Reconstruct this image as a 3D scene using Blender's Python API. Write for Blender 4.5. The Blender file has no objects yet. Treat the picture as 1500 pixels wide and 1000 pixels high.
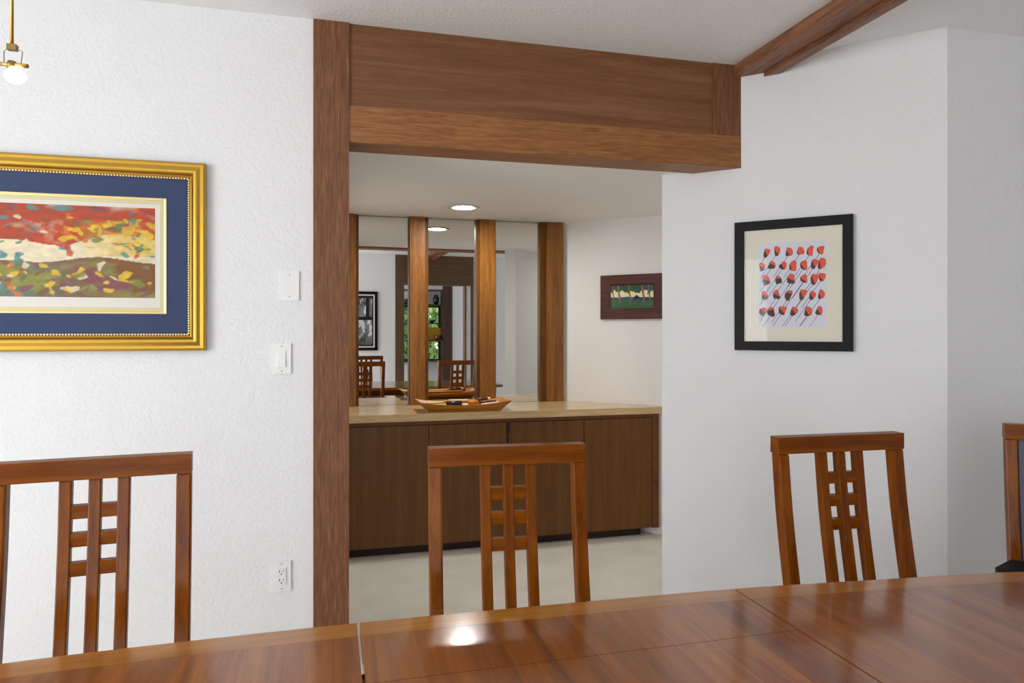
import bpy, bmesh, math, random
from mathutils import Vector, Matrix
random.seed(7)
D = bpy.data
C = bpy.context.scene.collection
PI = math.pi
R = math.radians

# ------------------------------------------------------------------ helpers
def srgb(r, g, b):
    f = lambda c: (c/255/12.92) if c/255 <= .04045 else ((c/255+.055)/1.055)**2.4
    return (f(r), f(g), f(b), 1)

def new_obj(name, me, mat, parent=None, loc=(0,0,0), rz=0.0):
    o = D.objects.new(name, me)
    C.objects.link(o)
    if mat is not None:
        for m in (mat if isinstance(mat, (list, tuple)) else [mat]):
            me.materials.append(m)
    o.location = loc
    o.rotation_euler = (0, 0, rz)
    if parent is not None:
        o.parent = parent
    return o

def thing(name, label, cat, loc=(0,0,0), rz=0.0, group=None):
    o = D.objects.new(name, None)
    C.objects.link(o)
    o.empty_display_size = .05
    o.location = loc
    o.rotation_euler = (0, 0, rz)
    o['label'] = label
    o['category'] = cat
    if group:
        o['group'] = group
    return o

def tag(o, label, cat, group=None):
    o['label'] = label
    o['category'] = cat
    if group:
        o['group'] = group
    return o

def struct(o):
    o['kind'] = 'structure'
    return o

class MB:
    """collects shapes, then builds ONE mesh"""
    def __init__(s):
        s.bm = bmesh.new()
    def faces(s, vs, fs, mi=0):
        bv = [s.bm.verts.new(v) for v in vs]
        out = []
        for f in fs:
            try:
                fc = s.bm.faces.new([bv[i] for i in f])
                fc.material_index = mi
                out.append(fc)
            except ValueError:
                pass
        return bv, out
    def box(s, x0, x1, y0, y1, z0, z1, bev=0.0, mi=0, seg=2):
        vs = [(x0,y0,z0),(x1,y0,z0),(x1,y1,z0),(x0,y1,z0),(x0,y0,z1),(x1,y0,z1),(x1,y1,z1),(x0,y1,z1)]
        fs = [(0,3,2,1),(4,5,6,7),(0,1,5,4),(1,2,6,5),(2,3,7,6),(3,0,4,7)]
        bv, bf = s.faces(vs, fs, mi)
        s._bevel(bv, bf, bev, seg)
        return s
    def _bevel(s, bv, bf, bev, seg=2):
        if bev > 0:
            es = {e for f in bf for e in f.edges if len(e.link_faces) == 2 and e.calc_face_angle(0) > .5}
            bmesh.ops.bevel(s.bm, geom=list(es), offset=bev, segments=seg, profile=.5, affect='EDGES', clamp_overlap=True)
    def prism(s, poly, z0, z1, bev=0.0, mi=0):
        """poly: ccw list of (x, y); or x,z polygons via prism_y"""
        n = len(poly)
        vs = [(x,y,z0) for x,y in poly] + [(x,y,z1) for x,y in poly]
        fs = [tuple(range(n-1,-1,-1)), tuple(range(n,2*n))] + [(i,(i+1)%n,n+(i+1)%n,n+i) for i in range(n)]
        bv, bf = s.faces(vs, fs, mi)
        s._bevel(bv, bf, bev)
        return s
    def sweep(s, pts, w, d, bev=0.0, mi=0):
        """rectangular section w (local x) by d (in the y/z plane) along a path in y-z"""
        n = len(pts)
        vs = []
        for i, p in enumerate(pts):
            a = Vector(pts[max(0,i-1)]); b = Vector(pts[min(n-1,i+1)])
            t = (b-a).normalized()
            sx = Vector((1,0,0))
            nn = sx.cross(t).normalized()
            wi = w[i] if isinstance(w,(list,tuple)) else w
            di = d[i] if isinstance(d,(list,tuple)) else d
            p = Vector(p)
            if i in (0, n-1):
                nn = Vector((0, math.copysign(1, nn.y) if abs(nn.y) > .5 else nn.y, 0)) if abs(nn.y) > .5 else nn
            for sa, sb in ((-1,-1),(1,-1),(1,1),(-1,1)):
                vs.append(p + sx*(sa*wi/2) + nn*(sb*di/2))
        fs = []
        for i in range(n-1):
            a, b = i*4, i*4+4
            for k in range(4):
                fs.append((a+k, a+(k+1)%4, b+(k+1)%4, b+k))
        fs.append((3,2,1,0)); fs.append(tuple((n-1)*4+k for k in range(4)))
        bv, bf = s.faces(vs, fs, mi)
        bmesh.ops.recalc_face_normals(s.bm, faces=bf)
        s._bevel(bv, bf, bev)
        return s
    def tube(s, pts, r, seg=12, mi=0, cap=True):
        n = len(pts)
        rings = []
        for i, p in enumerate(pts):
            a = Vector(pts[max(0,i-1)]); b = Vector(pts[min(n-1,i+1)])
            t = (b-a).normalized()
            up = Vector((0,0,1)) if abs(t.z) < .9 else Vector((1,0,0))
            u = t.cross(up).normalized(); v = t.cross(u).normalized()
            rr = r[i] if isinstance(r,(list,tuple)) else r
            rings.append([s.bm.verts.new(Vector(p)+u*(rr*math.cos(2*PI*k/seg))+v*(rr*math.sin(2*PI*k/seg))) for k in range(seg)])
        fl = []
        for i in range(n-1):
            for k in range(seg):
                f = s.bm.faces.new((rings[i][k], rings[i][(k+1)%seg], rings[i+1][(k+1)%seg], rings[i+1][k]))
                f.smooth = True; f.material_index = mi; fl.append(f)
        if cap:
            for ring in (rings[0], rings[-1]):
                f = s.bm.faces.new(ring); f.material_index = mi; fl.append(f)
        bmesh.ops.recalc_face_normals(s.bm, faces=fl)
        return s
    def lathe(s, prof, cx=0, cy=0, seg=32, mi=0, cap=True):
        """prof: list of (radius, z)"""
        rings = []
        for r, z in prof:
            if r < 1e-6:
                rings.append([s.bm.verts.new((cx,cy,z))])
            else:
                rings.append([s.bm.verts.new((cx+r*math.cos(2*PI*k/seg), cy+r*math.sin(2*PI*k/seg), z)) for k in range(seg)])
        fl = []
        for a, b in zip(rings, rings[1:]):
            for k in range(seg):
                k2 = (k+1) % seg
                if len(a) == 1 and len(b) == 1: continue
                if len(a) == 1: f = s.bm.faces.new((a[0], b[k], b[k2]))
                elif len(b) == 1: f = s.bm.faces.new((a[k], a[k2], b[0]))
                else: f = s.bm.faces.new((a[k], a[k2], b[k2], b[k]))
                f.smooth = True; f.material_index = mi; fl.append(f)
        if cap:
            for ring in (rings[0], rings[-1]):
                if len(ring) > 2:
                    f = s.bm.faces.new(ring); f.material_index = mi; fl.append(f)
        bmesh.ops.recalc_face_normals(s.bm, faces=fl)
        return s
    def frame(s, w, h, prof, mi=0, smooth=False):
        """mitred rectangular frame in the x-z plane: prof is a closed list of (inset, out) pairs; out goes towards -y"""
        n = len(prof)
        cs = ((-1,-1),(1,-1),(1,1),(-1,1))
        for c in range(4):
            vs = []
            for sx, sz in (cs[c], cs[(c+1)%4]):
                for ins, out in prof:
                    vs.append((sx*(w/2-ins), -out, sz*(h/2-ins)))
            fs = [(k, n+k, n+(k+1)%n, (k+1)%n) for k in range(n)]
            bv, bf = s.faces(vs, fs, mi)
            if smooth:
                for f in bf[2:-2]: f.smooth = True
        return s
    def build(s, name, mat, parent=None, loc=(0,0,0), rz=0.0, smooth=False):
        me = D.meshes.new(name)
        if smooth:
            for f in s.bm.faces: f.smooth = True
        s.bm.to_mesh(me)
        s.bm.free()
        return new_obj(name, me, mat, parent, loc, rz)

# ------------------------------------------------------------------ materials
def mat_new(name):
    m = D.materials.new(name)
    m.use_nodes = True
    nt = m.node_tree
    b = nt.nodes['Principled BSDF']
    return m, nt, b

def plain(name, col, rough=.5, metal=0.0, spec=.5, coat=0.0):
    m, nt, b = mat_new(name)
    b.inputs['Base Color'].default_value = col
    b.inputs['Roughness'].default_value = rough
    b.inputs['Metallic'].default_value = metal
    b.inputs['Specular IOR Level'].default_value = spec
    b.inputs['Coat Weight'].default_value = coat
    b.inputs['Coat Roughness'].default_value = .08
    return m

def N(nt, t, **kw):
    n = nt.nodes.new(t)
    for k, v in kw.items():
        setattr(n, k, v)
    return n

def math_node(nt, op, a, b=None):
    n = N(nt, 'ShaderNodeMath', operation=op)
    for i, v in enumerate((a, b)):
        if v is None: continue
        if isinstance(v, (int, float)): n.inputs[i].default_value = v
        else: nt.links.new(v, n.inputs[i])
    return n.outputs[0]

def ramp(nt, fac, stops):
    r = N(nt, 'ShaderNodeValToRGB')
    while len(r.color_ramp.elements) < len(stops):
        r.color_ramp.elements.new(.5)
    for e, (p, c) in zip(r.color_ramp.elements, stops):
        e.position = p; e.color = c
    nt.links.new(fac, r.inputs[0])
    return r.outputs[0]

def wood(name, dark, mid, light, axis='z', scale=1.0, rough=.4, coat=0.0, coat_rough=.1, strip=None, strip_amt=.35, pores=.5, spec=.4, bump=.05):
    """grain runs along axis; strip = (axis, width) gives joined staves"""
    m, nt, b = mat_new(name)
    L = nt.links
    tc = N(nt, 'ShaderNodeTexCoord')
    sep = N(nt, 'ShaderNodeSeparateXYZ'); L.new(tc.outputs['Object'], sep.inputs[0])
    off = None
    if strip:
        ax, wd = strip
        cell = math_node(nt, 'FLOOR', math_node(nt, 'DIVIDE', sep.outputs['XYZ'.index(ax.upper())], wd))
        wn = N(nt, 'ShaderNodeTexWhiteNoise', noise_dimensions='1D'); L.new(cell, wn.inputs['W'])
        off = wn
    mp = N(nt, 'ShaderNodeMapping')
    L.new(tc.outputs['Object'], mp.inputs[0])
    st = {'x': (1.2, 22, 22), 'y': (22, 1.2, 22), 'z': (22, 22, 1.2)}[axis]
    mp.inputs['Scale'].default_value = tuple(v*scale for v in st)
    vec = mp.outputs[0]
    if off:
        add = N(nt, 'ShaderNodeVectorMath', operation='ADD')
        mul = N(nt, 'ShaderNodeVectorMath', operation='SCALE'); mul.inputs['Scale'].default_value = 37.0
        L.new(off.outputs['Color'], mul.inputs[0])
        L.new(vec, add.inputs[0]); L.new(mul.outputs[0], add.inputs[1]); vec = add.outputs[0]
    n1 = N(nt, 'ShaderNodeTexNoise'); n1.inputs['Scale'].default_value = 1.0; n1.inputs['Detail'].default_value = 6; n1.inputs['Roughness'].default_value = .62; n1.inputs['Distortion'].default_value = .6
    L.new(vec, n1.inputs['Vector'])
    mp2 = N(nt, 'ShaderNodeMapping'); L.new(tc.outputs['Object'], mp2.inputs[0])
    st2 = {'x': (14, 260, 260), 'y': (260, 14, 260), 'z': (260, 260, 14)}[axis]
    mp2.inputs['Scale'].default_value = st2
    n2 = N(nt, 'ShaderNodeTexNoise'); n2.inputs['Scale'].default_value = 1.0; n2.inputs['Detail'].default_value = 3
    L.new(mp2.outputs[0], n2.inputs['Vector'])
    f = math_node(nt, 'ADD', n1.outputs['Fac'], math_node(nt, 'MULTIPLY', math_node(nt, 'SUBTRACT', n2.outputs['Fac'], .5), pores))
    if off:
        f = math_node(nt, 'ADD', f, math_node(nt, 'MULTIPLY', math_node(nt, 'SUBTRACT', off.outputs['Value'], .5), strip_amt))
    col = ramp(nt, f, [(.25, dark), (.5, mid), (.75, light)])
    L.new(col, b.inputs['Base Color'])
    b.inputs['Roughness'].default_value = rough
    b.inputs['Specular IOR Level'].default_value = spec
    b.inputs['Coat Weight'].default_value = coat
    b.inputs['Coat Roughness'].default_value = coat_rough
    if bump:
        bp = N(nt, 'ShaderNodeBump'); bp.inputs['Strength'].default_value = bump; bp.inputs['Distance'].default_value = .002
        L.new(n2.outputs['Fac'], bp.inputs['Height']); L.new(bp.outputs[0], b.inputs['Normal'])
    return m

def stucco(name, col, strength=.35, scale=70, rough=.75):
    m, nt, b = mat_new(name)
    L = nt.links
    geo = N(nt, 'ShaderNodeNewGeometry')
    n1 = N(nt, 'ShaderNodeTexNoise'); n1.inputs['Scale'].default_value = scale; n1.inputs['Detail'].default_value = 4; n1.inputs['Roughness'].default_value = .5; n1.inputs['Distortion'].default_value = .8
    L.new(geo.outputs['Position'], n1.inputs['Vector'])
    h = ramp(nt, n1.outputs['Fac'], [(.38, (0,0,0,1)), (.62, (1,1,1,1))])
    bp = N(nt, 'ShaderNodeBump'); bp.inputs['Strength'].default_value = strength; bp.inputs['Distance'].default_value = .004
    L.new(h, bp.inputs['Height']); L.new(bp.outputs[0], b.inputs['Normal'])
    b.inputs['Base Color'].default_value = col
    b.inputs['Roughness'].default_value = rough
    b.inputs['Specular IOR Level'].default_value = .25
    return m

def emit(name, col, s):
    m, nt, b = mat_new(name)
    b.inputs['Base Color'].default_value = (.9,.9,.9,1)
    b.inputs['Emission Color'].default_value = col
    b.inputs['Emission Strength'].default_value = s
    return m

def painted(name, rough=.6, coat=0.0):
    m, nt, b = mat_new(name)
    a = N(nt, 'ShaderNodeVertexColor', layer_name='paint')
    nt.links.new(a.outputs[0], b.inputs['Base Color'])
    b.inputs['Roughness'].default_value = rough
    b.inputs['Specular IOR Level'].default_value = .3
    b.inputs['Coat Weight'].default_value = coat
    return m

M = {}
M['wall'] = stucco('white_wall', (.80,.80,.815,1), .28, 60)
M['ceiling'] = stucco('white_ceiling', (.86,.86,.87,1), .28, 75)
M['alcove_wall'] = stucco('alcove_wall', (.80,.795,.775,1), .12, 60)
M['alcove_ceiling'] = stucco('alcove_ceiling', (.89,.885,.87,1), .12, 75)
M['oak_vert'] = wood('trim_wood_upright', srgb(96,57,33), srgb(118,75,47), srgb(140,95,62), 'z', 5.5, .55, pores=1.0)
M['oak_horiz'] = wood('trim_wood_lengthwise', srgb(120,74,38), srgb(146,95,52), srgb(168,116,68), 'x', 3.4, .5, pores=.8)  # header rail: light falling on it is put into this paler wood colour
M['panel_wood'] = wood('lintel_panel_wood', srgb(104,65,38), srgb(122,79,48), srgb(138,94,60), 'x', 1.2, .55, pores=.5)
M['batten_wood'] = wood('ceiling_batten_wood', srgb(92,56,36), srgb(132,86,58), srgb(160,112,80), 'y', 1.6, .5, pores=.9)
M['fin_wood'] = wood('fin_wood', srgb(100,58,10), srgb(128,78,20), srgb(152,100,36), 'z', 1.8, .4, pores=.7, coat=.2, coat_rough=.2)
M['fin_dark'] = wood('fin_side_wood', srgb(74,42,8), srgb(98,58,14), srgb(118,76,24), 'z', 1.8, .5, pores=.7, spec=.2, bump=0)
M['door_wood'] = wood('cabinet_door_wood', srgb(84,48,5), srgb(102,61,9), srgb(116,73,15), 'z', 1.2, .42, pores=.45, coat=.15, coat_rough=.25)
M['case_wood'] = wood('cabinet_case_wood', srgb(78,40,12), srgb(104,60,24), srgb(122,74,32), 'x', 1.2, .45, pores=.5)
M['toe'] = plain('toe_kick_dark', srgb(38,18,10), .6)
M['chair'] = wood('cherry_wood', srgb(92,40,1), srgb(119,60,3), srgb(140,77,8), 'z', 1.3, .45, coat=.26, coat_rough=.14, spec=.06, pores=.3)
M['chair_x'] = wood('cherry_wood_rail', srgb(92,40,1), srgb(121,61,3), srgb(142,78,8), 'x', 1.3, .45, coat=.26, coat_rough=.14, spec=.06, pores=.3)
M['seat'] = plain('black_seat_fabric', srgb(16,15,18), .6, 0, .2)
M['slate'] = plain('slate_upholstery', srgb(92,90,108), .8)
M['table_in'] = wood('table_veneer', srgb(98,46,3), srgb(132,70,7), srgb(160,94,18), 'y', .9, .36, coat=1.0, coat_rough=.13, spec=.25, strip=('x', .083), strip_amt=.14, pores=.3)
M['table_band'] = wood('table_edge_wood', srgb(138,80,10), srgb(162,100,20), srgb(180,118,34), 'x', .9, .36, coat=1.0, coat_rough=.13, spec=.25, pores=.3)
M['gold'] = plain('gold_leaf', (.60,.36,.06,1), .3, 1.0)
M['gold_pale'] = plain('pale_gold', (.80,.60,.28,1), .4, 1.0)
M['bead'] = plain('dark_bead_gap', srgb(70,44,16), .5)
M['navy'] = plain('navy_mat', srgb(38,60,104), .7)
M['cream'] = plain('cream_mat', srgb(238,228,176), .7)
M['paper'] = plain('print_paper', srgb(246,240,232), .7)
M['black_frame'] = plain('black_frame', srgb(10,9,12), .5, 0, .2)
M['ivory'] = plain('ivory_mat', srgb(238,230,214), .7)
M['sheet'] = plain('white_sheet', srgb(226,228,240), .7)
M['orange'] = plain('orange_paint', srgb(232,84,44), .6)
M['ink'] = plain('dark_ink', srgb(52,32,42), .6)
M['red_ink'] = plain('red_line', srgb(196,70,80), .6)
M['tile_frame'] = wood('dark_mahogany', srgb(48,16,12), srgb(76,30,20), srgb(98,44,28), 'x', 1.6, .4, pores=.6)
M['paint'] = painted('painted_surface')
M['paint_gloss'] = painted('glazed_surface', .25, .6)
M['plate'] = plain('white_plastic', (.82,.82,.82,1), .35)
M['slot'] = plain('socket_slot', (.006,.006,.006,1), .6)
M['screw'] = plain('screw_metal', (.45,.45,.45,1), .4, .6)
M['brass'] = plain('brass', (.78,.52,.16,1), .28, 1.0)
M['brass_dark'] = plain('aged_brass', (.30,.20,.07,1), .4, 1.0)
M['bulb'] = emit('lit_bulb', (1,.93,.82,1), 14)
M['lens'] = emit('lit_lens', (1,.985,.95,1), 340)
M['lens_fill'] = emit('hall_fill_lens', (1,.97,.93,1), 130)
M['white_metal'] = plain('white_metal', (.8,.8,.79,1), .4)
M['ring'] = plain('ring_enamel', (.62,.62,.60,1), .4)
M['mirror'] = plain('mirror_silver', (.86,.87,.85,1), .0, 1.0)
M['tray'] = wood('tray_wood', srgb(140,86,24), srgb(176,118,42), srgb(200,146,66), 'x', 1.5, .4, pores=.5)
M['black_wood'] = plain('black_lacquer', srgb(18,22,22), .35)
M['pale_wood'] = plain('pale_wood', srgb(232,204,150), .5)
M['brown_wood'] = plain('brown_wood', srgb(96,36,16), .4)
M['amber_wood'] = plain('amber_wood', srgb(196,124,36), .4)
M['white_bone'] = plain('bone', srgb(240,226,200), .4)
M['shelf'] = plain('dark_shelf', srgb(44,30,24), .5)
M['dark_trim'] = wood('back_trim_wood', srgb(76,54,34), srgb(94,70,46), srgb(108,82,56), 'z', 1.2, .55, pores=.4)
M['dark_trim_x'] = wood('back_header_wood', srgb(76,54,34), srgb(94,70,46), srgb(108,82,56), 'x', 1.2, .55, pores=.4)
M['brown_panel'] = wood('brown_panel_wood', srgb(60,34,24), srgb(84,50,36), srgb(100,62,46), 'z', 1.2, .5)
M['mustard'] = plain('mustard_panel', srgb(200,150,20), .6)
M['vase'] = plain('black_glaze', srgb(16,16,20), .25)
M['red_bowl'] = plain('oxblood_glaze', srgb(78,30,22), .3)
M['leaf'] = plain('leaf_green', srgb(168,196,122), .6)
M['bark'] = plain('bark', srgb(80,64,48), .8)

def marble():
    m, nt, b = mat_new('counter_travertine')
    L = nt.links
    g = N(nt, 'ShaderNodeNewGeometry')
    mp = N(nt, 'ShaderNodeMapping'); mp.inputs['Scale'].default_value = (3, 12, 40); L.new(g.outputs['Position'], mp.inputs[0])
    n = N(nt, 'ShaderNodeTexNoise'); n.inputs['Scale'].default_value = 2; n.inputs['Detail'].default_value = 7; n.inputs['Roughness'].default_value = .65
    L.new(mp.outputs[0], n.inputs['Vector'])
    L.new(ramp(nt, n.outputs['Fac'], [(.3, srgb(190,158,112)), (.5, srgb(208,178,132)), (.7, srgb(222,196,154))]), b.inputs['Base Color'])
    b.inputs['Roughness'].default_value = .16
    return m
M['counter'] = marble()

def carpet():
    m, nt, b = mat_new('carpet')
    L = nt.links
    g = N(nt, 'ShaderNodeNewGeometry')
    n = N(nt, 'ShaderNodeTexNoise'); n.inputs['Scale'].default_value = 260; n.inputs['Detail'].default_value = 2
    L.new(g.outputs['Position'], n.inputs['Vector'])
    n2 = N(nt, 'ShaderNodeTexNoise'); n2.inputs['Scale'].default_value = 5; n2.inputs['Detail'].default_value = 4
    L.new(g.outputs['Position'], n2.inputs['Vector'])
    f = math_node(nt, 'ADD', math_node(nt, 'MULTIPLY', n.outputs['Fac'], .72), math_node(nt, 'MULTIPLY', n2.outputs['Fac'], .28))
    L.new(ramp(nt, f, [(.35, srgb(200,194,180)), (.5, srgb(218,212,200)), (.65, srgb(230,225,214))]), b.inputs['Base Color'])
    b.inputs['Roughness'].default_value = .95
    b.inputs['Specular IOR Level'].default_value = .1
    bp = N(nt, 'ShaderNodeBump'); bp.inputs['Strength'].default_value = .5; bp.inputs['Distance'].default_value = .004
    L.new(n.outputs['Fac'], bp.inputs['Height']); L.new(bp.outputs[0], b.inputs['Normal'])
    return m
M['carpet'] = carpet()

def glazing_mat():
    m = D.materials.new('picture_glass'); m.use_nodes = True
    nt = m.node_tree; nt.nodes.clear()
    out = N(nt, 'ShaderNodeOutputMaterial'); mx = N(nt, 'ShaderNodeMixShader')
    tr = N(nt, 'ShaderNodeBsdfTransparent'); gl = N(nt, 'ShaderNodeBsdfGlossy'); fr = N(nt, 'ShaderNodeFresnel')
    gl.inputs['Roughness'].default_value = .02
    fr.inputs['IOR'].default_value = 1.2
    nt.links.new(fr.outputs[0], mx.inputs[0]); nt.links.new(tr.outputs[0], mx.inputs[1]); nt.links.new(gl.outputs[0], mx.inputs[2])
    nt.links.new(mx.outputs[0], out.inputs[0])
    return m
M['glass'] = glazing_mat()

# ------------------------------------------------------------------ setting
CZ, AZ = 2.56, 2.10          # dining ceiling, alcove ceiling
S = 4.682                    # the angled dining wall lies on x + y = S
SA = 6.29                    # the angled alcove wall lies on x + y = SA

def sbox(name, m, *a, **k):
    return struct(MB().box(*a, **k).build(name, m))
def sprism(name, m, *a, **k):
    return struct(MB().prism(*a, **k).build(name, m))

sbox('floor', M['carpet'], -3.4, 4.5, -4.0, 5.0, -.08, 0)
sbox('ceiling', M['ceiling'], -3.4, 4.5, -1.95, 3.25, CZ, CZ+.1)
sprism('ceiling_alcove', M['alcove_ceiling'], [(.0,3.0),(1.70,3.0),(2.42,2.28),(3.8,2.30),(3.8,4.9),(.0,4.9)], AZ, AZ+.08)
sbox('ceiling_back', M['ceiling'], .3, 3.6, -3.75, -1.9, 2.32, 2.42)
sbox('wall_front', M['wall'], -3.3, -.066, 2.85, 3.0, 0, CZ)
sprism('wall_angled', M['wall'], [(1.57,3.112),(2.407,2.275),(2.455,2.389),(1.651,3.193)], 0, CZ)
sprism('wall_right_front', M['wall'], [(2.407,2.275),(4.3,2.275),(4.3,2.389),(2.455,2.389)], 0, CZ)
sbox('wall_right', M['wall'], 4.2, 4.35, -1.9, 2.275, 0, CZ)
sbox('wall_alcove_back', M['alcove_wall'], -.06, 1.70, 4.745, 4.86, 0, AZ)
sbox('wall_alcove_left', M['alcove_wall'], -.06, .072, 3.0, 4.745, 0, AZ)
sprism('wall_alcove_right', M['alcove_wall'], [(1.53,SA-1.53),(3.5,SA-3.5),(3.6,SA-3.4),(1.63,SA-1.43)], 0, AZ)
sbox('wall_hall_end', M['alcove_wall'], 3.5, 3.62, 2.38, 3.0, 0, AZ)
def back_wall():
    b = MB()
    b.box(-3.3,-1.05,-1.90,-1.75,0,CZ); b.box(.35,1.30,-1.90,-1.75,0,CZ)
    b.box(-1.05,.35,-1.90,-1.75,0,.25); b.box(-1.05,.35,-1.90,-1.75,2.32,CZ)
    struct(b.build('wall_back_left', M['wall']))
    f = MB()
    for (p, q, r, s_) in ((-1.05,.35,.25,.30),(-1.05,.35,2.27,2.32),(-1.05,-1.0,.30,2.27),(.30,.35,.30,2.27)):
        f.box(p,q,-1.86,-1.81,r,s_)
    struct(f.build('window_3', M['white_metal']))  # unseen window behind the camera, added to even out the light
back_wall()
sbox('wall_back_right', M['wall'], 2.612, 4.35, -1.90, -1.75, 0, CZ)
sbox('wall_back_pier', M['wall'], 2.49, 2.566, -1.89, -1.76, 0, 2.085)

# side wall with tall window openings that let the daylight in
def side_wall():
    b = MB()
    x0, x1 = -3.35, -3.2
    zs, zt = .25, 2.32
    ys = [(-.90,.10),(.25,1.25)]
    b.box(x0,x1,-1.9,3.0,0,zs); b.box(x0,x1,-1.9,3.0,zt,CZ)
    prev = -1.9
    for a, c in ys:
        b.box(x0,x1,prev,a,zs,zt); prev = c
    b.box(x0,x1,prev,3.0,zs,zt)
    struct(b.build('wall_left', M['wall']))
    for i, (a, c) in enumerate(ys):
        f = MB()
        for (p, q, r, s_) in ((a,c,zs,zs+.05),(a,c,zt-.05,zt),(a,a+.05,zs+.05,zt-.05),(c-.05,c,zs+.05,zt-.05)):
            f.box(-3.30,-3.25,p,q,r,s_)
        struct(f.build('window_%d' % (i+1), M['white_metal']))
side_wall()

# back room seen through the opening, only in the mirrors
def back_side():
    b = MB()
    b.box(.3,.42,-3.6,-3.3,0,2.32); b.box(.3,.42,-2.2,-1.9,0,2.32)
    b.box(.3,.42,-3.3,-2.2,0,.5); b.box(.3,.42,-3.3,-2.2,2.1,2.32)  # hidden opening added to let fill light into the back room
    struct(b.build('wall_back_room_left', M['wall']))
back_side()
sbox('wall_back_room_right', M['wall'], 3.4, 3.52, -3.6, -1.9, 0, 2.32)
def window_wall():
    b = MB()
    y0, y1 = -3.72, -3.6
    b.box(.3,1.35,y0,y1,0,2.32); b.box(2.46,3.52,y0,y1,0,2.32)
    b.box(1.35,2.46,y0,y1,0,.78); b.box(1.35,2.46,y0,y1,1.83,2.32)
    struct(b.build('wall_back_room', M['wall']))
    f = MB()
    for x in (1.35, 1.86, 2.42): f.box(x, x+.04, -3.69, -3.64, .78, 1.83)
    f.box(1.39,2.42,-3.69,-3.64,.78,.82); f.box(1.39,2.42,-3.69,-3.64,1.79,1.83)
    w = struct(f.build('window_4', M['shelf']))
    p = MB().box(1.39,2.42,-3.668,-3.662,.82,1.79).build('pane', M['glass'], w)
window_wall()
sbox('trim_9', M['brown_panel'], 2.487, 2.67, -3.598, -3.57, 0, 2.32)

# posts and header of the back opening
sbox('trim_10', M['dark_trim'], 1.30, 1.441, -1.905, -1.742, 0, CZ)
sbox('trim_11', M['dark_trim'], 2.566, 2.612, -1.905, -1.742, 0, CZ)
sbox('trim_12', M['dark_trim'], 2.468, 2.489, -1.89, -1.745, 0, 2.084)
def back_header():
    h = struct(MB().box(1.441,2.566,-1.90,-1.752,2.226,CZ).build('trim_13', M['dark_trim_x']))
    MB().box(1.441,2.566,-1.903,-1.745,2.085,2.226,.002).build('bottom_rail', M['dark_trim_x'], h)
back_header()

# front opening: post, deep header, ceiling batten
sbox('trim_1', M['oak_vert'], -.066, .071, 2.842, 3.002, 0, CZ, bev=.0015)
def header():
    e = 1.832
    back = lambda y: S - y
    h = struct(MB().prism([(.071,2.852),(1.691,2.852),(1.691,2.995),(.071,2.995)], 2.232, CZ-.001).build('trim_2', M['panel_wood']))
    MB().prism([(.071,2.846),(back(2.846)-.001,2.846),(back(3.002)-.001,3.002),(.071,3.002)], 2.0865, 2.232, .0025).build('bottom_rail', M['oak_horiz'], h)
    MB().prism([(1.691,2.8465),(back(2.8465)-.001,2.8465),(back(3.0)-.001,3.0),(1.691,3.0)], 2.2325, CZ-.001, .0015).build('end_stile', M['oak_vert'], h)
header()
def batten():
    t = struct(MB().prism([(1.80,-1.74),(1.905,-1.74),(1.905,S-1.905-.001),(1.834,S-1.834-.002),(1.80,2.846)], 2.507, CZ-.001, .001).build('trim_3', M['batten_wood']))
    MB().prism([(1.906,-1.74),(1.955,-1.74),(1.955,S-1.955-.001),(1.906,S-1.906-.001)], 2.490, CZ-.001, .001).build('flange', M['batten_wood'], t)
batten()

# ------------------------------------------------------------------ mirrors and the wooden fins between them
CT = .842                    # counter top height
def pane_mirror(x0, x1, eps, label, name='mirror_pane'):
    xc = (x0+x1)/2
    w = x1-x0
    o = MB().box(-w/2, w/2, 0, .006, CT+.001, AZ-.004).build(name, M['mirror'], None, (xc, 4.70, 0), R(eps))
    return tag(o, label, 'mirror', 'mirror panes above the counter')
pane_mirror(.150, .530, 1.35, 'tall mirror pane between the left end upright and the next upright, showing a framed picture')
pane_mirror(.607, .995, 1.5, 'middle mirror pane behind the boat-shaped tray, reflecting the ceiling light')
pane_mirror(1.075, 1.447, 0.0, 'tall mirror pane nearest the angled wall, reflecting plain white walls')
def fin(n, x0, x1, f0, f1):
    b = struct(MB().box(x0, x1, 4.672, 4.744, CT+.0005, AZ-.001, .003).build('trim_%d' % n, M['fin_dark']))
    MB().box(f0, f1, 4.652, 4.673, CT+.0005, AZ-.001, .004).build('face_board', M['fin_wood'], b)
fin(4, .075, .178, .076, .160)
fin(5, .506, .636, .510, .612)
fin(6, .966, 1.102, .985, 1.095)
fin(7, 1.418, 1.588, 1.462, 1.586)

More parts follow.
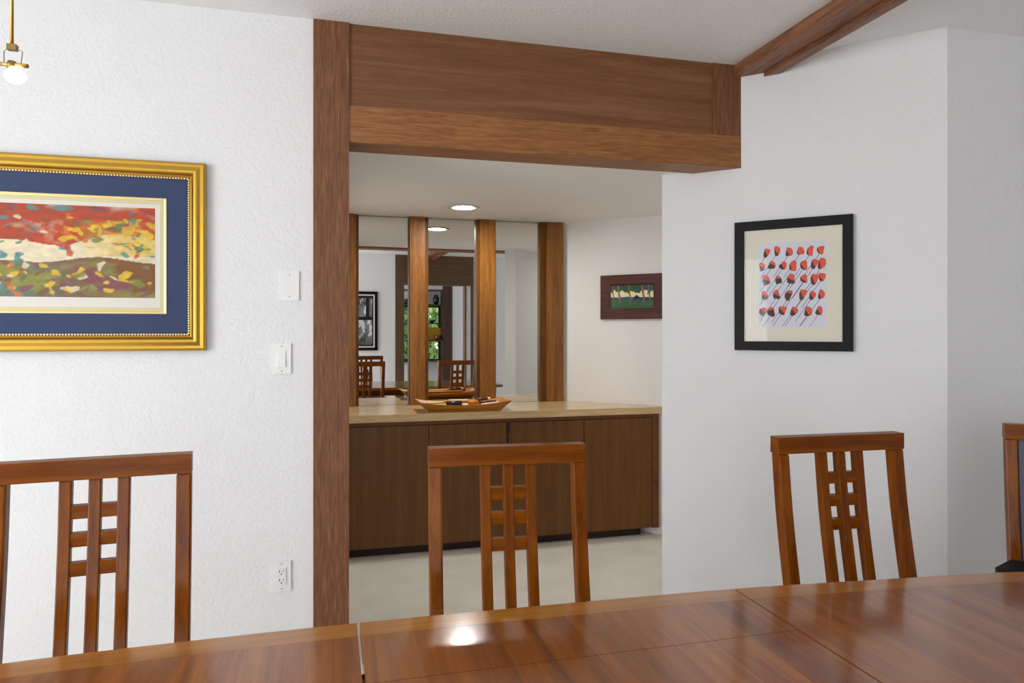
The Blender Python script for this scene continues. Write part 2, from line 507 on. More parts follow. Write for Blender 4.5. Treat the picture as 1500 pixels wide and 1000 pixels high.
# ------------------------------------------------------------------ buffet and counter
YF = 4.17
def buffet(x0, x1, doors, label, right_end):
    t = thing('buffet_cabinet', label, 'cabinet', (x0, YF, 0), 0, 'cabinets under the counter')
    w = x1-x0
    b = MB()
    zb, ztop = .052, .797
    # carcass: top rail, end panel, bottom, back volume
    if right_end:
        b.prism([(0,.018),(w,.018),(SA-YF-x0-.42,.42-.002),(0,.42)], zb, ztop)
        b.box(w-.045, w, 0, .018, zb, ztop, .002)
        b.box(.0, w-.045, 0, .018, ztop-.022, ztop, .001)
        b.box(.0, .024, 0, .018, zb, ztop-.022, .001)
    else:
        b.box(0, w, .018, .52, zb, ztop)
        b.box(0, w, 0, .018, ztop-.022, ztop, .001)
        b.box(w-.006, w, 0, .018, zb, ztop-.022, .001)
    b.build('carcass', M['case_wood'], t)
    for d0, d1 in doors:
        MB().box(d0-x0+.0015, d1-x0-.0015, -.004, .0165, zb+.004, ztop-.026, .0025).build('door', M['door_wood'], t)
    k = MB()
    k.box(0, (1.97-x0) if right_end else w, .045, .30, 0, zb)
    k.build('toe_kick', M['toe'], t)
    if not right_end:
        g = MB().box(w-.014, w-.004, -.006, .004, ztop-.09, ztop-.03).build('catch', M['toe'], t)
    return t
buffet(.076, 1.0745, [(.080,.5695),(.5705,1.050)], 'brown two-door buffet cabinet under the counter, beside the wooden post', False)
buffet(1.0755, 2.079, [(1.084,1.5575),(1.5585,2.030)], 'brown two-door buffet cabinet under the counter, ending at the angled wall', True)
def counter():
    y0 = 4.15
    xr = SA-y0-.04
    p = [(.075,y0),(xr,y0),(SA-y0-.012-.02,y0+.02),(1.592,SA-1.592-.004),(1.592,4.743),(.075,4.743)]
    o = MB().prism(p, .7985, CT, .002).build('countertop', M['counter'])
    tag(o, 'polished beige stone countertop running along the mirrors', 'countertop')
counter()

# ------------------------------------------------------------------ recessed light
def downlight(x, y, label, lens='lens'):
    t = thing('downlight', label, 'ceiling light', (x,y,AZ))
    MB().lathe([(.0605,-.003),(.064,-.006),(.088,-.0085),(.100,-.003),(.100,-.0005),(.0605,-.0005)], seg=48, cap=False).build('trim_ring', M['ring'], t)
    MB().lathe([(0,-.0035),(.060,-.0035)], seg=40, cap=False).build('lens', M[lens], t)
downlight(.793, 4.229, 'round lit recessed downlight in the alcove ceiling above the tray')
downlight(2.75, 3.05, 'added downlight hidden in the hall ceiling behind the angled wall', 'lens_fill')  # unseen lamp, added to brighten the alcove

# ------------------------------------------------------------------ dining table
far = [(-1.15,1.395),(-.95,1.465),(-.603,1.512),(-.296,1.527),(.058,1.531),(.476,1.522),(.95,1.503),(1.363,1.465),(1.75,1.421),(1.98,1.36)]
def yfar(x):
    for (xa,ya),(xb,yb) in zip(far, far[1:]):
        if x <= xb:
            break
    i = far.index((xa,ya))
    pa = far[max(i-1,0)]; pb = far[min(i+2,len(far)-1)]
    t = (x-xa)/(xb-xa)
    ma = (yb-pa[1])/(xb-pa[0])*(xb-xa); mb = (pb[1]-ya)/(pb[0]-xa)*(xb-xa)
    return (2*t**3-3*t**2+1)*ya+(t**3-2*t**2+t)*ma+(-2*t**3+3*t**2)*yb+(t**3-t**2)*mb
YM = 1.0
TZ = .705
def table():
    t = thing('dining_table', 'long polished cherry wood extending dining table with an inserted leaf', 'table', (.5,YM,0))
    th = .028
    bw = .067
    def sect(name, x0, x1, cuts, endl=False, endr=False):
        n = 14
        xs = [x0+(x1-x0)*i/n for i in range(n+1)]
        up = lambda x: yfar(x)-YM
        loc = lambda L_: [(x-.5, y) for x, y in L_]
        objs = []
        ylo_all = [(x, -up(x)) for x in xs]
        edges = [None]+list(cuts)+[None]
        for i in range(len(edges)-1):
            lo, hi = edges[i], edges[i+1]
            top = [(x, (up(x)-bw) if hi is None else hi-.0009) for x in xs]
            bot = [(x, (-up(x)+bw) if lo is None else lo+.0009) for x in xs]
            o = MB().prism(loc(bot)+loc(top[::-1]), TZ-th, TZ).build(name, M['table_in'], t)
            if hi is None:
                MB().prism(loc([(x, up(x)-bw) for x in xs])+loc([(x, up(x)) for x in xs[::-1]]), TZ-th, TZ+.0002).build('edge_band', M['table_band'], o)
            if lo is None:
                MB().prism(loc([(x, -up(x)) for x in xs])+loc([(x, -up(x)+bw) for x in xs[::-1]]), TZ-th, TZ+.0002).build('edge_band', M['table_band'], o)
    sect('end_top', -1.15, .0545, [])
    sect('leaf', .0605, .9485, [1.262-YM])
    sect('end_top', .9520, 1.98, [])
    a = MB()
    for y in (-.36, .34): a.box(-1.56, 1.40, y, y+.02, TZ-th-.075, TZ-th-.001)
    for x in (-1.56, 1.38): a.box(x, x+.02, -.34, .34, TZ-th-.075, TZ-th-.001)
    a.build('apron', M['chair_x'], t)
    for x in (-1.52, 1.36):
        for y in (-.30, .30):
            MB().sweep([(x,y,TZ-th-.001),(x,y,0)], [.065,.045], [.065,.045], .004).build('leg', M['chair'], t)
table()

# ------------------------------------------------------------------ dining chairs
CH = 1.015
def chair_back_y(z):
    pts = [(0,-.03),(.25,-.072),(.47,-.079),(.60,-.054),(.70,-.035),(.82,-.016),(.97,.0),(1.05,.003)]
    for (a,ya),(b,yb) in zip(pts, pts[1:]):
        if z <= b:
            return ya+(yb-ya)*(z-a)/(b-a)
    return 0
def make_chair(label, solid=False):
    t = thing('dining_chair', label, 'chair', group='dining chairs around the table')
    W = .44
    # rail: rounded on top
    MB().box(-W/2, W/2, 0, .044, CH-.05, CH, .009, seg=3).build('top_rail', M['chair_x'], t)
    zs = [0,.12,.25,.38,.47,.53,.60,.66,.72,.80,.88,CH-.0505]
    for s in (-1, 1):
        x = s*(W/2-.0185)
        d = [.034,.036,.038,.042,.042,.041,.04,.04,.04,.04,.04,.04]
        MB().sweep([(x, chair_back_y(z)+.022, z) for z in zs], .036, d, .005).build('rear_leg', M['chair'], t)
        MB().sweep([(s*.215,-.505,.409),(s*.215,-.505,0)], [.042,.032], [.042,.032], .004).build('front_leg', M['chair'], t)
        MB().box(s*.205-.009, s*.205+.009, -.49, -.07, .2, .228, .003).build('stretcher', M['chair_x'], t)
    zl = [.515,.56,.60,.66,.72,.80,.88,CH-.0505]
    if not solid:
        for k in (-1, 0, 1):
            MB().sweep([(k*.0635, chair_back_y(z)+.021, z) for z in zl], .028, .026, .003).build('slat', M['chair'], t)
        for k in (-1, 1):
            for zo in (.129, .196, .265):
                z = CH-zo
                y = chair_back_y(z)+.021
                MB().box(k*.03175-.0177, k*.03175+.0177, y-.011, y+.011, z-.0165, z+.0165, .002).build('cross_block', M['chair_x'], t)
    else:
        b = MB()
        b.sweep([(0, chair_back_y(z)+.021, z) for z in zl], W-.0755, .028, .006)
        b.build('back_pad', M['slate'], t)['label'] = 'slate grey upholstered back'
    z0 = .498
    y0 = chair_back_y(z0)+.021
    MB().box(-W/2+.038, W/2-.038, y0-.014, y0+.014, .482, .514, .003).build('lower_rail', M['chair_x'], t)
    f = MB()
    f.prism([(-.195,-.07),(-.235,-.525),(.235,-.525),(.195,-.07)], .41, .455, .004)
    f.build('seat_frame', M['chair_x'], t)
    s = MB()
    s.prism([(-.2,-.075),(-.238,-.53),(.238,-.53),(.2,-.075)], .4555, .497, .014)
    s.build('seat', M['seat'], t)['label'] = 'black upholstered seat'
    return t
def copy_thing(t, label):
    r = t.copy(); C.objects.link(r); r['label'] = label
    for ch in t.children:
        c = ch.copy(); C.objects.link(c); c.parent = r
        for g in ch.children:
            d = g.copy(); C.objects.link(d); d.parent = c
    return r
def put(o, x, y, rz):
    o.location = (x, y, 0); o.rotation_euler = (0, 0, R(rz)); return o
c0 = put(make_chair('cherry wood slat-back dining chair in front of the alcove opening'), .475, 1.859, -4.1)
put(copy_thing(c0, 'cherry wood slat-back dining chair below the gold-framed picture'), -.567, 1.931, 6.2)
put(copy_thing(c0, 'cherry wood slat-back dining chair below the black-framed orange flower picture'), 1.512, 1.800, -1.5)
put(copy_thing(c0, 'slat-back dining chair on the camera side of the table, seen only in the mirror'), .67, .10, 178)
c4 = put(make_chair('cherry wood dining chair with black cushion, against the grey wall by the corner', True), 2.402, 1.740, -39)
MB().prism([(-.222,-.088),(-.285,-.20),(-.30,-.50),(.30,-.50),(.285,-.20),(.222,-.088)], .4975, .578, .018).build('seat_cushion', M['seat'], c4)['label'] = 'black seat cushion'

# ------------------------------------------------------------------ pictures
def paint_grid(name, w, h, nx, nz, fn, mat, parent, out):
    """flat print in the x-z plane at y = -out, one painted colour per vertex"""
    me = D.meshes.new(name)
    vs = [(-w/2+w*i/nx, -out, -h/2+h*j/nz) for j in range(nz+1) for i in range(nx+1)]
    fs = [(j*(nx+1)+i, j*(nx+1)+i+1, (j+1)*(nx+1)+i+1, (j+1)*(nx+1)+i) for j in range(nz) for i in range(nx)]
    me.from_pydata(vs, [], fs)
    at = me.color_attributes.new('paint', 'FLOAT_COLOR', 'POINT')
    flat = []
    for v in vs:
        flat.extend(fn(v[0]/w+.5, v[2]/h+.5))
    at.data.foreach_set('color', flat)
    return new_obj(name, me, mat, parent)

def mixc(a, b, t):
    return tuple(a[i]+(b[i]-a[i])*t for i in range(4))
class Noise:
    def __init__(s, seed):
        r = random.Random(seed); s.t = [r.random() for _ in range(4096)]
    def at(s, x, y):
        xi, yi = math.floor(x), math.floor(y)
        fx, fy = x-xi, y-yi
        fx, fy = fx*fx*(3-2*fx), fy*fy*(3-2*fy)
        g = lambda a, b: s.t[(a*57+b*131+a*b*7) % 4096]
        return (g(xi,yi)*(1-fx)+g(xi+1,yi)*fx)*(1-fy)+(g(xi,yi+1)*(1-fx)+g(xi+1,yi+1)*fx)*fy
    def fbm(s, x, y, o=4):
        v, a = 0, .5
        for k in range(o):
            v += a*s.at(x, y); x *= 2.03; y *= 2.03; a *= .5
        return v/(1-.5**o)

def gold_picture():
    xr, W = -.455, 1.30
    z0, z1 = 1.260, 1.9645
    H = z1-z0
    t = thing('framed_print', 'large gold-framed colourful abstract print with navy mat above the left chair', 'picture', (xr-W/2, 2.8495, (z0+z1)/2))
    prof = [(0,0),(0,.020),(.0015,.024),(.005,.026),(.010,.0265),(.015,.026),(.021,.0275),(.027,.030),(.033,.0315),(.038,.031),(.042,.0285),(.045,.025),(.047,.0205),(.048,.0175),(.053,.0155),(.058,.013),(.058,0)]
    MB().frame(W, H, prof, smooth=True).build('frame', M['gold'], t)
    # beaded inner lip
    b = MB()
    b.frame(W-.116, H-.116, [(0,0),(0,.014),(.005,.013),(.005,0)])
    f = b.build('inner_lip', M['bead'], t)
    bd = MB()
    n = 120
    for i in range(n):
        x = -W/2+.0605+(W-.121)*(i+.5)/n
        for z in (-H/2+.0605, H/2-.0605): bd.box(x-.0028, x+.0028, -.0165, -.0125, z-.0028, z+.0028)
    m = 62
    for i in range(m):
        z = -H/2+.0605+(H-.121)*(i+.5)/m
        for x in (-W/2+.0605, W/2-.0605): bd.box(x-.0028, x+.0028, -.0165, -.0125, z-.0028, z+.0028)
    bd.build('beading', M['gold_pale'], t)
    MB().frame(W-.126, H-.126, [(0,.004),(0,.009),(.0745,.009),(.0745,.004)]).build('mat_board', M['navy'], t)
    w2, h2 = W-.126-.149, H-.126-.149
    MB().frame(w2, h2, [(0,.004),(0,.012),(.004,.0125),(.009,.011),(.009,.004)]).build('fillet', M['gold_pale'], t)
    MB().frame(w2-.018, h2-.018, [(0,.004),(0,.009),(.014,.009),(.014,.004)]).build('inner_mat', M['cream'], t)
    w3, h3 = w2-.046, h2-.046
    MB().box(-w3/2, w3/2, -.007, -.003, -h3/2, h3/2).build('sheet', M['paper'], t)
    nz_ = Noise(3); n2 = Noise(5); n3 = Noise(9)
    cols = dict(red=srgb(206,74,44), brick=srgb(180,84,56), orange=srgb(224,120,44), yellow=srgb(238,200,58), pale=srgb(244,230,196),
                olive=srgb(150,150,74), green=srgb(92,128,84), blue=srgb(72,120,160), teal=srgb(90,150,150), plum=srgb(142,84,92), brown=srgb(138,92,50))
    rr = random.Random(21)
    blobs = []
    def add(n, x0, x1, y0, y1, names, s0, s1):
        for _ in range(n):
            blobs.append((rr.uniform(x0,x1), rr.uniform(y0,y1), rr.uniform(s0,s1), rr.uniform(s0,s1)*.9, rr.uniform(0,PI), cols[rr.choice(names)]))
    add(60, 0,1,.68,1, ['red','brick','red','orange','plum','teal'], .012,.05)
    add(60, 0,.62,.5,.9, ['brick','teal','blue','green','red','pale'], .010,.026)
    add(70, .68,.98,.52,.88, ['yellow','yellow','olive','orange','green'], .010,.03)
    add(4, .6,.72,.45,.7, ['red','yellow','blue'], .02,.045)
    add(80, 0,.55,.03,.47, ['teal','blue','green','pale','orange','teal'], .012,.04)
    add(60, .4,.98,.03,.34, ['brown','plum','olive','pale','yellow','plum'], .012,.04)
    add(8, .85,1,.3,.95, ['blue','red','teal'], .01,.025)
    asp = 2.0
    def fn(u, v):
        n = nz_.fbm(u*10, v*6)
        base = cols['pale']
        if v > .62+.16*(nz_.at(u*6, 3)-.5): base = mixc(mixc(cols['red'], cols['brick'], min(1, max(0, (n2.fbm(u*16, v*10)-.3)*3))), cols['pale'], max(0, (n3.fbm(u*14, v*9)-.55)*2))
        elif v < .36+.2*(n2.at(u*5, 8)-.5): base = mixc(mixc(cols['olive'], cols['plum'], min(1, max(0, (n2.fbm(u*9, v*7)-.35)*4))), mixc(cols['teal'], cols['brown'], min(1, max(0, u*2-.6))), min(1, max(0, (n-.42)*5)))
        if u > .72 and .45 < v < .85: base = mixc(base, cols['yellow'], min(1, (u-.72)*6)*.7)
        du, dv = (n2.fbm(u*18, v*10)-.5)*.05, (n3.fbm(u*18+4, v*10)-.5)*.08
        for bx, by, sx, sy, a, c in blobs:
            dx, dy = (u+du-bx)*asp, v+dv-by
            if abs(dx) > .2 or abs(dy) > .2: continue
            p = dx*math.cos(a)+dy*math.sin(a); q = -dx*math.sin(a)+dy*math.cos(a)
            r = (p/sx/1.5)**2+(q/sy)**2
            if r < 1: base = mixc(base, c, min(1, (1-r)*3)*.85)
        k = .8+.45*n3.fbm(u*40, v*24)
        return (min(1,base[0]*k), min(1,base[1]*k), min(1,base[2]*k), 1)
    wA, hA = 2*(W/2-(.632-.455)), .333
    p = paint_grid('print', wA, hA, 260, 120, fn, M['paint'], t, .0075)
    p.location.z = .01
    MB().box(-W/2+.06, W/2-.06, -.0122, -.0112, -H/2+.06, H/2-.06).build('glazing', M['glass'], t)
gold_picture()

def flower_picture():
    W, H = .492, .586
    cx, cy = (1.818+2.166)/2, (2.864+2.516)/2
    t = thing('framed_print', 'black-framed print of orange and black flower dabs on the angled wall', 'picture', (cx-.0008, cy-.0008, 1.5395), R(-45))
    MB().frame(W, H, [(0,0),(0,.024),(.002,.026),(.039,.026),(.041,.022),(.041,0)]).build('frame', M['black_frame'], t)
    MB().box(-W/2+.041, W/2-.041, -.010, -.004, -H/2+.041, H/2-.041).build('mat_board', M['ivory'], t)
    w, h = .281, .376
    b = MB()
    b.box(-w/2, w/2, -.0108, -.010, -h/2, h/2, 0, 0)
    rr = random.Random(4)
    rows = [(.9,[.12,.28,.46,.63,.77,.92]),(.73,[.05,.2,.37,.52,.68,.83,.94]),(.57,[.11,.3,.49,.68,.83,.94]),(.38,[.09,.27,.45,.66,.8,.93]),(.19,[.06,.19,.36,.53,.74,.9])]
    def P(u, v): return (-w/2+w*u, -h/2+h*v)
    def poly(pts, out, mi): b.faces([(x,-out,z) for x, z in pts], [tuple(range(len(pts)))], mi)
    def clampP(x, z): return (max(-w/2+.001, min(w/2-.001, x)), max(-h/2+.001, min(h/2-.001, z)))
    for ri, (v, us) in enumerate(rows):
        for ci, u in enumerate(us):
            v2 = v+.05*(u-.5)*0+rr.uniform(-.012,.012)
            x, z = P(u, v2)
            rx, rz_ = rr.uniform(.0125,.017), rr.uniform(.018,.0245)
            a = rr.uniform(-.45,.25)
            pts = []
            for k in range(18):
                th = 2*PI*k/18
                q = 1+.12*math.sin(3*th+ri+ci)+.06*rr.uniform(-1,1)
                px, pz = rx*q*math.copysign(abs(math.cos(th))**.75, math.cos(th)), rz_*q*math.copysign(abs(math.sin(th))**.75, math.sin(th))
                pts.append(clampP(x+px*math.cos(a)-pz*math.sin(a), z+px*math.sin(a)+pz*math.cos(a)))
            # stem: a thin slanted stroke running down and to the left
            L_ = rr.uniform(.09,.15) if ri < 4 else .06
            sx, sz = x-.004, z-rz_*.8
            t_end = min(1.0, (sx+w/2-.003)/(L_*.60) if L_ > 0 else 1, (sz+h/2-.003)/(L_*.9))
            ex, ez = sx-L_*.60*max(t_end,.05), sz-L_*.9*max(t_end,.05)
            wd = .0009
            poly([(sx-wd,sz+wd*.6),(ex-wd,ez+wd*.6),(ex+wd,ez-wd*.6),(sx+wd,sz-wd*.6)], .0110, 3 if (ri == 4 and ci > 3) else 2)
            poly(pts, .0112, 1)
            amt = [.3,.55,.55,.6,.62][ri]*rr.uniform(.6,1.25) + (.28 if ci < 3 else .0)
            k0 = 8; m = max(4, min(12, int(4+amt*9)))
            seg = [pts[(k0+k) % 18] for k in range(m)]
            cen = [(px*.93+x*.07, pz*.93+z*.07) for px, pz in seg]
            poly(cen, .0114, 2)
    b.build('print', [M['sheet'], M['orange'], M['ink'], M['red_ink']], t)
    MB().box(-W/2+.0415, W/2-.0415, -.0165, -.0155, -H/2+.0415, H/2-.0415).build('glazing', M['glass'], t)
flower_picture()

def tile_picture():
    W, H = .447, .299
    x0, y0 = 1.805, 4.485
    r2 = math.sqrt(.5)
    t = thing('framed_tile', 'small dark-wood-framed landscape of trees by a lake on the alcove wall', 'picture', (x0+W/2*r2-.0008, y0-W/2*r2-.0008, 1.566), R(-45))
    MB().frame(W, H, [(0,0),(0,.018),(.003,.021),(.062,.017),(.072,.012),(.072,0)]).build('frame', M['tile_frame'], t)
    n1, n2 = Noise(11), Noise(12)
    def fn(u, v):
        n = n1.fbm(u*14, v*9)
        c = srgb(232,224,180)
        if v < .48+.06*(n1.at(u*5,2)-.5): c = srgb(38,62,96) if n > .42 else srgb(52,84,120)
        if .36 < v < .45 and u < .55: c = mixc(c, srgb(70,90,130), .6)
        if v < .36+.1*(n2.at(u*6,1)-.5): c = mixc(srgb(34,84,50), srgb(64,104,60), n2.fbm(u*20,v*12))
        if v > .70+.45*(n2.fbm(u*11,v*4)-.5): c = mixc(srgb(24,70,52), srgb(52,104,62), n)
        if v > .8 and n > .55: c = srgb(40,72,110)
        for tx, tw in ((.06,.012),(.2,.02),(.45,.018),(.76,.022),(.9,.016)):
            if abs(u-tx-.02*math.sin(v*5)) < tw and v > .12: c = srgb(140,96,60) if v > .4 else srgb(100,96,92)
        if .5 < u < .72 and .42 < v < .42+.16*(1-abs(u-.61)/.11): c = srgb(28,30,36)
        return c
    paint_grid('painted_tile', W-.144, H-.144, 110, 60, fn, M['paint_gloss'], t, .008)
    MB().box(-W/2+.07, W/2-.07, -.0075, -.001, -H/2+.07, H/2-.07).build('backing', M['black_frame'], t)
tile_picture()

def mirror_picture():
    xr, W = 1.021, .58
    z0, z1 = 1.04, 1.964
    H = z1-z0
    t = thing('framed_photograph', 'black-framed black and white photograph, reflected in the left mirror pane', 'picture', (xr-W/2, -1.7495, (z0+z1)/2), PI)
    MB().frame(W, H, [(0,0),(0,.025),(.045,.025),(.045,0)]).build('frame', M['black_frame'], t)
    MB().box(-W/2+.045, W/2-.045, -.009, -.002, -H/2+.045, H/2-.045).build('mat_board', M['paper'], t)
    n1 = Noise(31); n2 = Noise(33)
    def fn(u, v):
        g = .05+.5*max(0, n1.fbm(u*5, v*7)-.25)+(.5 if n2.fbm(u*8+v*4, v*5-u*3) > .6 else 0)
        if v > .52 and (abs(u-.2) < .05 or abs(u-.62) < .05 or abs(v-.55) < .03 or v > .95): g = .01
        if u < .04 or u > .96 or v < .03: g = .01
        return (g*.95, g, g*1.05, 1)
    paint_grid('print', W-.13, H-.13, 60, 90, fn, M['paint'], t, .0095)
mirror_picture()

# ------------------------------------------------------------------ plates on the wall
def plate_body(t, w, h, parent_name='plate'):
    return MB().box(-w/2, w/2, -.0065, 0, -h/2, h/2, .0025).build(parent_name, M['plate'], t)
def screws(t, h):
    for s in (-1, 1):
        b = MB()
        b.lathe([(0,0),(.0028,0),(.0028,.0012),(0,.0014)], seg=12, cap=False)
        o = b.build('screw', M['screw'], t, (0,-.0065,s*h))
        o.rotation_euler = (PI/2, 0, 0)
def plates():
    y = 2.8495
    t = thing('blank_wall_plate', 'blank white wall plate above the light switch', 'wall plate', (-.155, y, 1.510))
    plate_body(t, .071, .116); screws(t, .042)
    t = thing('light_switch', 'white rocker light switch beside the wooden post', 'light switch', (-.1845, y, 1.226))
    plate_body(t, .070, .118); screws(t, .048)
    MB().box(-.0175,.0175,-.0085,-.006,-.0345,.0345,.0008).build('bezel', M['plate'], t)
    b = MB()
    b.faces([(-.0145,-.0085,-.031),(.0145,-.0085,-.031),(.0145,-.0085,.031),(-.0145,-.0085,.031),(-.0145,-.0092,.031),(.0145,-.0092,.031),(.0145,-.0135,-.031),(-.0145,-.0135,-.031)],
            [(0,3,2,1),(3,4,5,2),(4,7,6,5),(0,1,6,7),(1,2,5,6),(0,7,4,3)])
    bmesh.ops.recalc_face_normals(b.bm, faces=b.bm.faces[:])
    b.build('rocker', M['plate'], t)
    t = thing('power_outlet', 'white double power outlet low on the wall beside the wooden post', 'power outlet', (-.1845, y, .381))
    plate_body(t, .070, .118); screws(t, .048)
    r = MB().box(-.0165,.0165,-.0105,-.006,-.0335,.0335,.001).build('receptacle', M['plate'], t)
    for zc in (.0175, -.0165):
        MB().box(-.0085,-.006,-.0109,-.0095,zc-.001,zc+.008).build('slot', M['slot'], r)
        MB().box(.0055,.0078,-.0109,-.0095,zc,zc+.007).build('slot', M['slot'], r)
        o = MB().lathe([(0,0),(.0026,0),(.0026,.0008),(0,.0008)], seg=12, cap=False).build('ground_hole', M['slot'], r, (0,-.0103,zc-.0075))
        o.rotation_euler = (PI/2, 0, 0)
plates()

# ------------------------------------------------------------------ pendant lamp over the table
def pendant():
    x, y = -.664, 1.722
    t = thing('pendant_lamp', 'brass rod pendant lamp with a bare lit bulb at upper left', 'lamp', (x, y, CZ))
    zc = 1.942-CZ
    MB().lathe([(0,-.001),(.06,-.001),(.06,-.012),(.045,-.022),(.006,-.026),(0,-.026)], seg=32, cap=False).build('canopy', M['brass'], t)
    MB().tube([(0,0,-.02),(0,0,zc)], .0036, 12).build('rod', M['brass'], t)
    MB().box(-.008,.010,-.007,.007,zc-.006,zc+.006,.0015).build('clamp', M['brass_dark'], t)
    a = R(-14.6)
    ux, uy = math.cos(a), math.sin(a)
    def Q(s, z, k=0): return (s*ux-k*uy*0, s*uy, z)
    MB().tube([Q(-.017,zc-.034),Q(-.017,zc-.008),Q(-.012,zc-.004),Q(.018,zc-.006),Q(.023,zc-.009),Q(.020,zc-.034)], .0010, 6).build('wire_yoke', M['brass_dark'], t)
    zb = zc-.037
    MB().tube([Q(-.040,zb+.003),Q(.034,zb-.003)], [.0042,.0046], 12).build('bar', M['brass'], t)
    MB().lathe([(0,zb+.008),(.008,zb+.007),(.010,zb),(.009,zb-.008),(0,zb-.009)], seg=20, cap=False).build('socket', M['brass_dark'], t)
    b = MB()
    b.lathe([(.006,-.006),(.010,-.009),(.019,-.017),(.0245,-.027),(.022,-.038),(.013,-.045),(0,-.048)], seg=28, cap=False)
    o = b.build('bulb', M['bulb'], t, (.003, 0, zb), 0)
    o.rotation_euler = (0, R(-9), R(-14.6))
    o.scale = (.84, .84, .84)
pendant()

# ------------------------------------------------------------------ tray on the counter
def tray():
    cx, cy = .80, 4.285
    t = thing('serving_tray', 'boat-shaped amber wooden tray on the stone counter', 'tray', (cx, cy, CT))
    L0, L1, D0, D1 = .225, .285, .075, .125
    b = MB()
    n = 16
    ow = .007
    def rim(i):   # height of the long sides: dips in the middle
        s = -1+2*i/n
        return .042+.024*abs(s)**2.2
    def pt(side, i, inner):
        s = -1+2*i/n
        zt = rim(i)
        return (s*L1, side*(D1-.03*(1-abs(s)**2)*.3), zt), (s*L0, side*D0, .001 if not inner else .006)
    for side in (-1, 1):
        vs = []; fs = []
        for i in range(n+1):
            (tx,ty,tz),(bx,by,bz) = pt(side, i, False)
            vs += [(bx,by,.001),(tx,ty,tz),(tx,ty-side*ow,tz),(bx,by-side*ow,.001)]
        for i in range(n):
            a, c = i*4, i*4+4
            for k in range(4): fs.append((a+k, c+k, c+(k+1)%4, a+(k+1)%4))
        fs += [(0,1,2,3), tuple(n*4+k for k in (3,2,1,0))]
        bv, bf = b.faces(vs, fs); bmesh.ops.recalc_face_normals(b.bm, faces=bf)
    for side in (-1, 1):
        x0, x1 = side*L0*.97, side*L1*.985
        dz = rim(0)
        vs = [(x0,-D0,.001),(x0,D0,.001),(x1,D1-.012,dz-.004),(x1,-D1+.012,dz-.004)]
        vs += [(x-side*ow,y,z) for x,y,z in vs]
        bv, bf = b.faces(vs, [(0,1,2,3),(4,7,6,5),(0,4,5,1),(1,5,6,2),(2,6,7,3),(3,7,4,0)])
        bmesh.ops.recalc_face_normals(b.bm, faces=bf)
    b.box(-L0*1.02, L0*1.02, -D0*1.05, D0*1.05, .001, .026)
    b.build('trough', M['tray'], t)
    def rod(name, label, x0, x1, y, z, r, m, dy=0, dz=0, ends=None):
        g = thing(name, label, 'wooden stick', ((x0+x1)/2+cx, y+cy, CT+z+.009), 0, 'sticks in the wooden tray')
        h = (x1-x0)/2
        k = .16
        MB().tube([(-h,-dy,-dz),(-h*.97,-dy*.97,-dz*.97),(h*.97,dy*.97,dz*.97),(h,dy,dz)], [r*.7,r,r,r*.7], 12).build('shaft', M[m], g)
        if ends:
            MB().tube([(h,dy,dz),(h*1.05,dy*1.05,dz*1.05),(h*1.5,dy*1.5,dz*1.5)], [r*.8,r*.95,r*.7], 12).build('tip', M[ends], g)
    rod('wooden_rod', 'thick black rounded rod lying in the front of the tray', -.115, -.020, -.060, .040, .016, 'black_wood')
    rod('wooden_rod', 'pale flat stick in the tray left of the black rod', -.235, -.125, -.035, .045, .008, 'pale_wood', .01)
    rod('wooden_rod', 'pale stick lying behind the black rod in the tray', -.085, .035, .020, .050, .008, 'pale_wood', -.01)
    rod('wooden_rod', 'amber carved piece in the middle of the tray', .025, .085, -.045, .042, .014, 'amber_wood', .004, .002)
    rod('wooden_rod', 'dark brown rod with cream tip at the right end of the tray', .085, .160, .010, .056, .010, 'brown_wood', .004, .002, 'white_bone')
    rod('wooden_rod', 'brown rod lying below the cream-tipped rod in the tray', .095, .205, -.030, .041, .010, 'brown_wood', .002, .002)
    rod('wooden_rod', 'cream stick along the front right of the tray', .100, .215, -.062, .034, .007, 'white_bone', .006, .005)
    rod('wooden_rod', 'short cream stick beside the amber piece in the tray', -.018, .018, -.070, .030, .009, 'white_bone', .004)
    rod('wooden_rod', 'long pale stick along the back of the tray', -.12, .16, .062, .040, .010, 'amber_wood', .0)
tray()

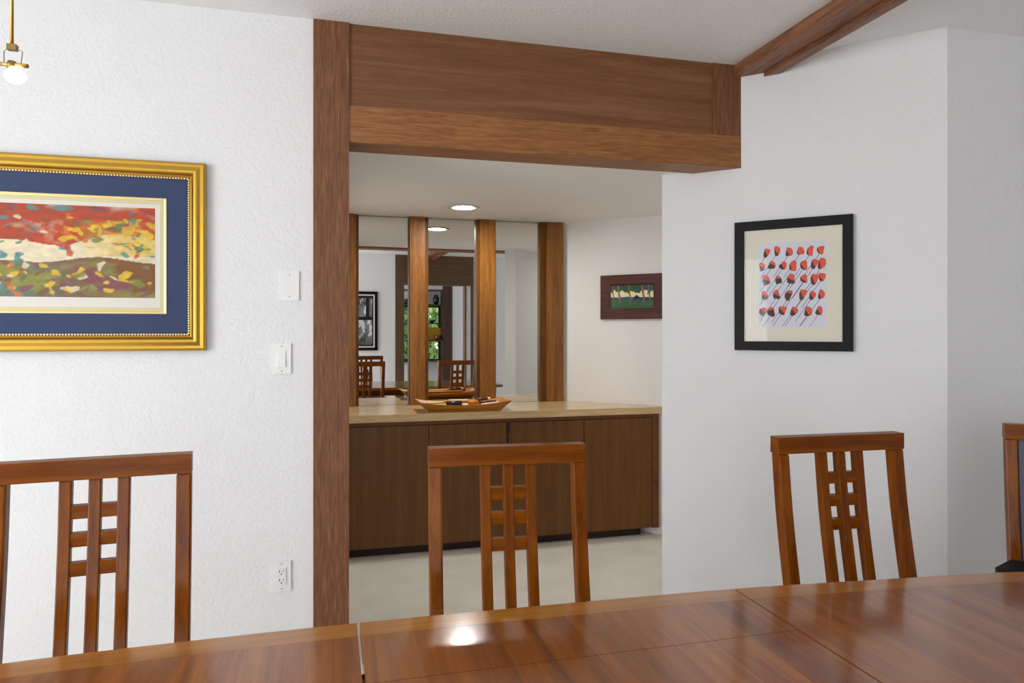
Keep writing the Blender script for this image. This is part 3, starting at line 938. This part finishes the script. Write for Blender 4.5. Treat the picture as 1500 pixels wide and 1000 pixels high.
# ------------------------------------------------------------------ shelving by the far window, seen in the mirrors
def shelving():
    t = thing('shelving', 'dark open shelving in front of the far window, seen in the mirrors', 'shelves', (1.9, -3.45, 0))
    for x in (-.55, -.02, .545):
        MB().box(x, x+.022, -.14, .10, 0, 2.1, .002).build('upright', M['shelf'], t)
    for z in (.775, 1.155, 1.475, 1.82, 2.09):
        for a, c in ((-.526,-.0215),(.0035,.5435)):
            MB().box(a, c, -.14, .10, z, z+.022, .002).build('shelf_board', M['shelf'], t)
    MB().box(.0045, .5425, -.135, -.128, 1.1785, 1.41).build('back_panel', M['mustard'], t)['label'] = 'mustard yellow panel behind the shelf'
    def lathe_thing(name, label, cat, x, z, prof, m):
        o = MB().lathe(prof, seg=28, cap=False).build(name, M[m], None, (x, -3.45, z))
        tag(o, label, cat)
    lathe_thing('vase', 'black lidded jar on the high shelf, seen in the middle mirror', 'jar', 2.33, 1.8421, [(0,0),(.03,0),(.05,.05),(.058,.11),(.04,.15),(.034,.16),(.036,.175),(.012,.185),(0,.19)], 'vase')
    lathe_thing('bowl', 'small black bowl on the middle shelf, seen in the middle mirror', 'bowl', 2.25, 1.4971, [(0,0),(.03,0),(.035,.01),(.085,.05),(.08,.052),(.03,.015),(0,.012)], 'vase')
    lathe_thing('bowl', 'oxblood bowl on the lower shelf, seen in the middle mirror', 'bowl', 2.36, 1.1771, [(0,0),(.03,0),(.035,.012),(.075,.09),(.07,.092),(.03,.02),(0,.016)], 'red_bowl')
    lathe_thing('vase', 'round black vase on the high shelf, seen in the left mirror', 'vase', 1.74, 1.8421, [(0,0),(.03,0),(.055,.035),(.05,.07),(.022,.09),(.026,.1)], 'vase')
shelving()

def shrub():
    t = thing('garden_shrub', 'leafy green shrub outside the far window', 'shrub', (2.0, -5.2, 0))
    rr = random.Random(8)
    b = MB()
    vs = []; fs = []
    for i in range(15000):
        x, y, z = rr.gauss(0,.95), rr.gauss(0,.3), rr.uniform(.1,2.9)
        s = rr.uniform(.04,.07)
        q = Matrix.Rotation(rr.uniform(0,2*PI),3,'Z') @ Matrix.Rotation(rr.uniform(-1.1,1.1),3,'X')
        k = len(vs)
        for a, c in ((0,-1.2),(.55,0),(0,1.2),(-.55,0)):
            v = q @ Vector((a*s, 0, c*s)); vs.append((x+v.x, y+v.y, z+v.z))
        fs.append((k,k+1,k+2,k+3))
    b.faces(vs, fs)
    o = b.build('foliage', M['leaf'], t); o['kind'] = 'stuff'
    st = MB()
    for i in range(6):
        x = rr.uniform(-.9,.9)
        st.tube([(x*.5,0,0),(x*.8,.05,.9),(x,0,2.0)], [.04,.03,.012], 8)
    st.build('stem', M['bark'], t)
shrub()
sbox('ground_outside', plain('lawn', srgb(120,140,80), .9), -4, 8, -12, -4.0, -.1, -.02)

# ------------------------------------------------------------------ light
def area(name, loc, rot, sx, sy, power, col=(1,1,1), spread=None):
    l = D.lights.new(name, 'AREA'); l.shape = 'RECTANGLE'; l.size = sx; l.size_y = sy; l.energy = power; l.color = col
    if spread: l.spread = spread
    o = D.objects.new(name, l); C.objects.link(o); o.location = loc; o.rotation_euler = rot
    return o
# daylight outside the three tall side windows
area('daylight_side_window', (-3.45,.18,1.3), (0, R(-90), 0), 2.2, 2.4, 126, (.97,.985,1))
# fill light outside the added back window, balancing the side daylight
area('fill_back_window', (-.35,-2.0,1.3), (R(90), 0, 0), 1.5, 2.2, 19, (.97,.985,1))

area('fill_back_room', (.18,-2.75,1.3), (0, R(-90), 0), 1.6, 1.1, 40, (.97,.985,1))  # added fill lamp at the hidden opening, brightens the back room

w = D.worlds.new('daylight'); bpy.context.scene.world = w; w.use_nodes = True
bg = w.node_tree.nodes['Background']; bg.inputs[0].default_value = (.86,.93,1,1); bg.inputs[1].default_value = 3.0

# ------------------------------------------------------------------ camera
cd = D.cameras.new('camera'); cam = D.objects.new('camera', cd); C.objects.link(cam)
cd.sensor_width = 36; cd.lens = 36*1020/1500
cd.shift_y = -14/1500
cd.clip_start = .02
cam.location = (0,0,1.33)
cam.rotation_euler = (R(90), 0, R(-14.6))
sc = bpy.context.scene
sc.camera = cam
sc.view_settings.view_transform = 'Standard'
sc.view_settings.look = 'None'
sc.view_settings.gamma = 1
sc.view_settings.exposure = -0.09
sc.view_settings.use_curve_mapping = False
sc.cycles.use_denoising = True
sc.cycles.max_bounces = 12
sc.cycles.diffuse_bounces = 8
sc.cycles.sample_clamp_indirect = 6
sc.cycles.caustics_reflective = False
sc.cycles.caustics_refractive = False
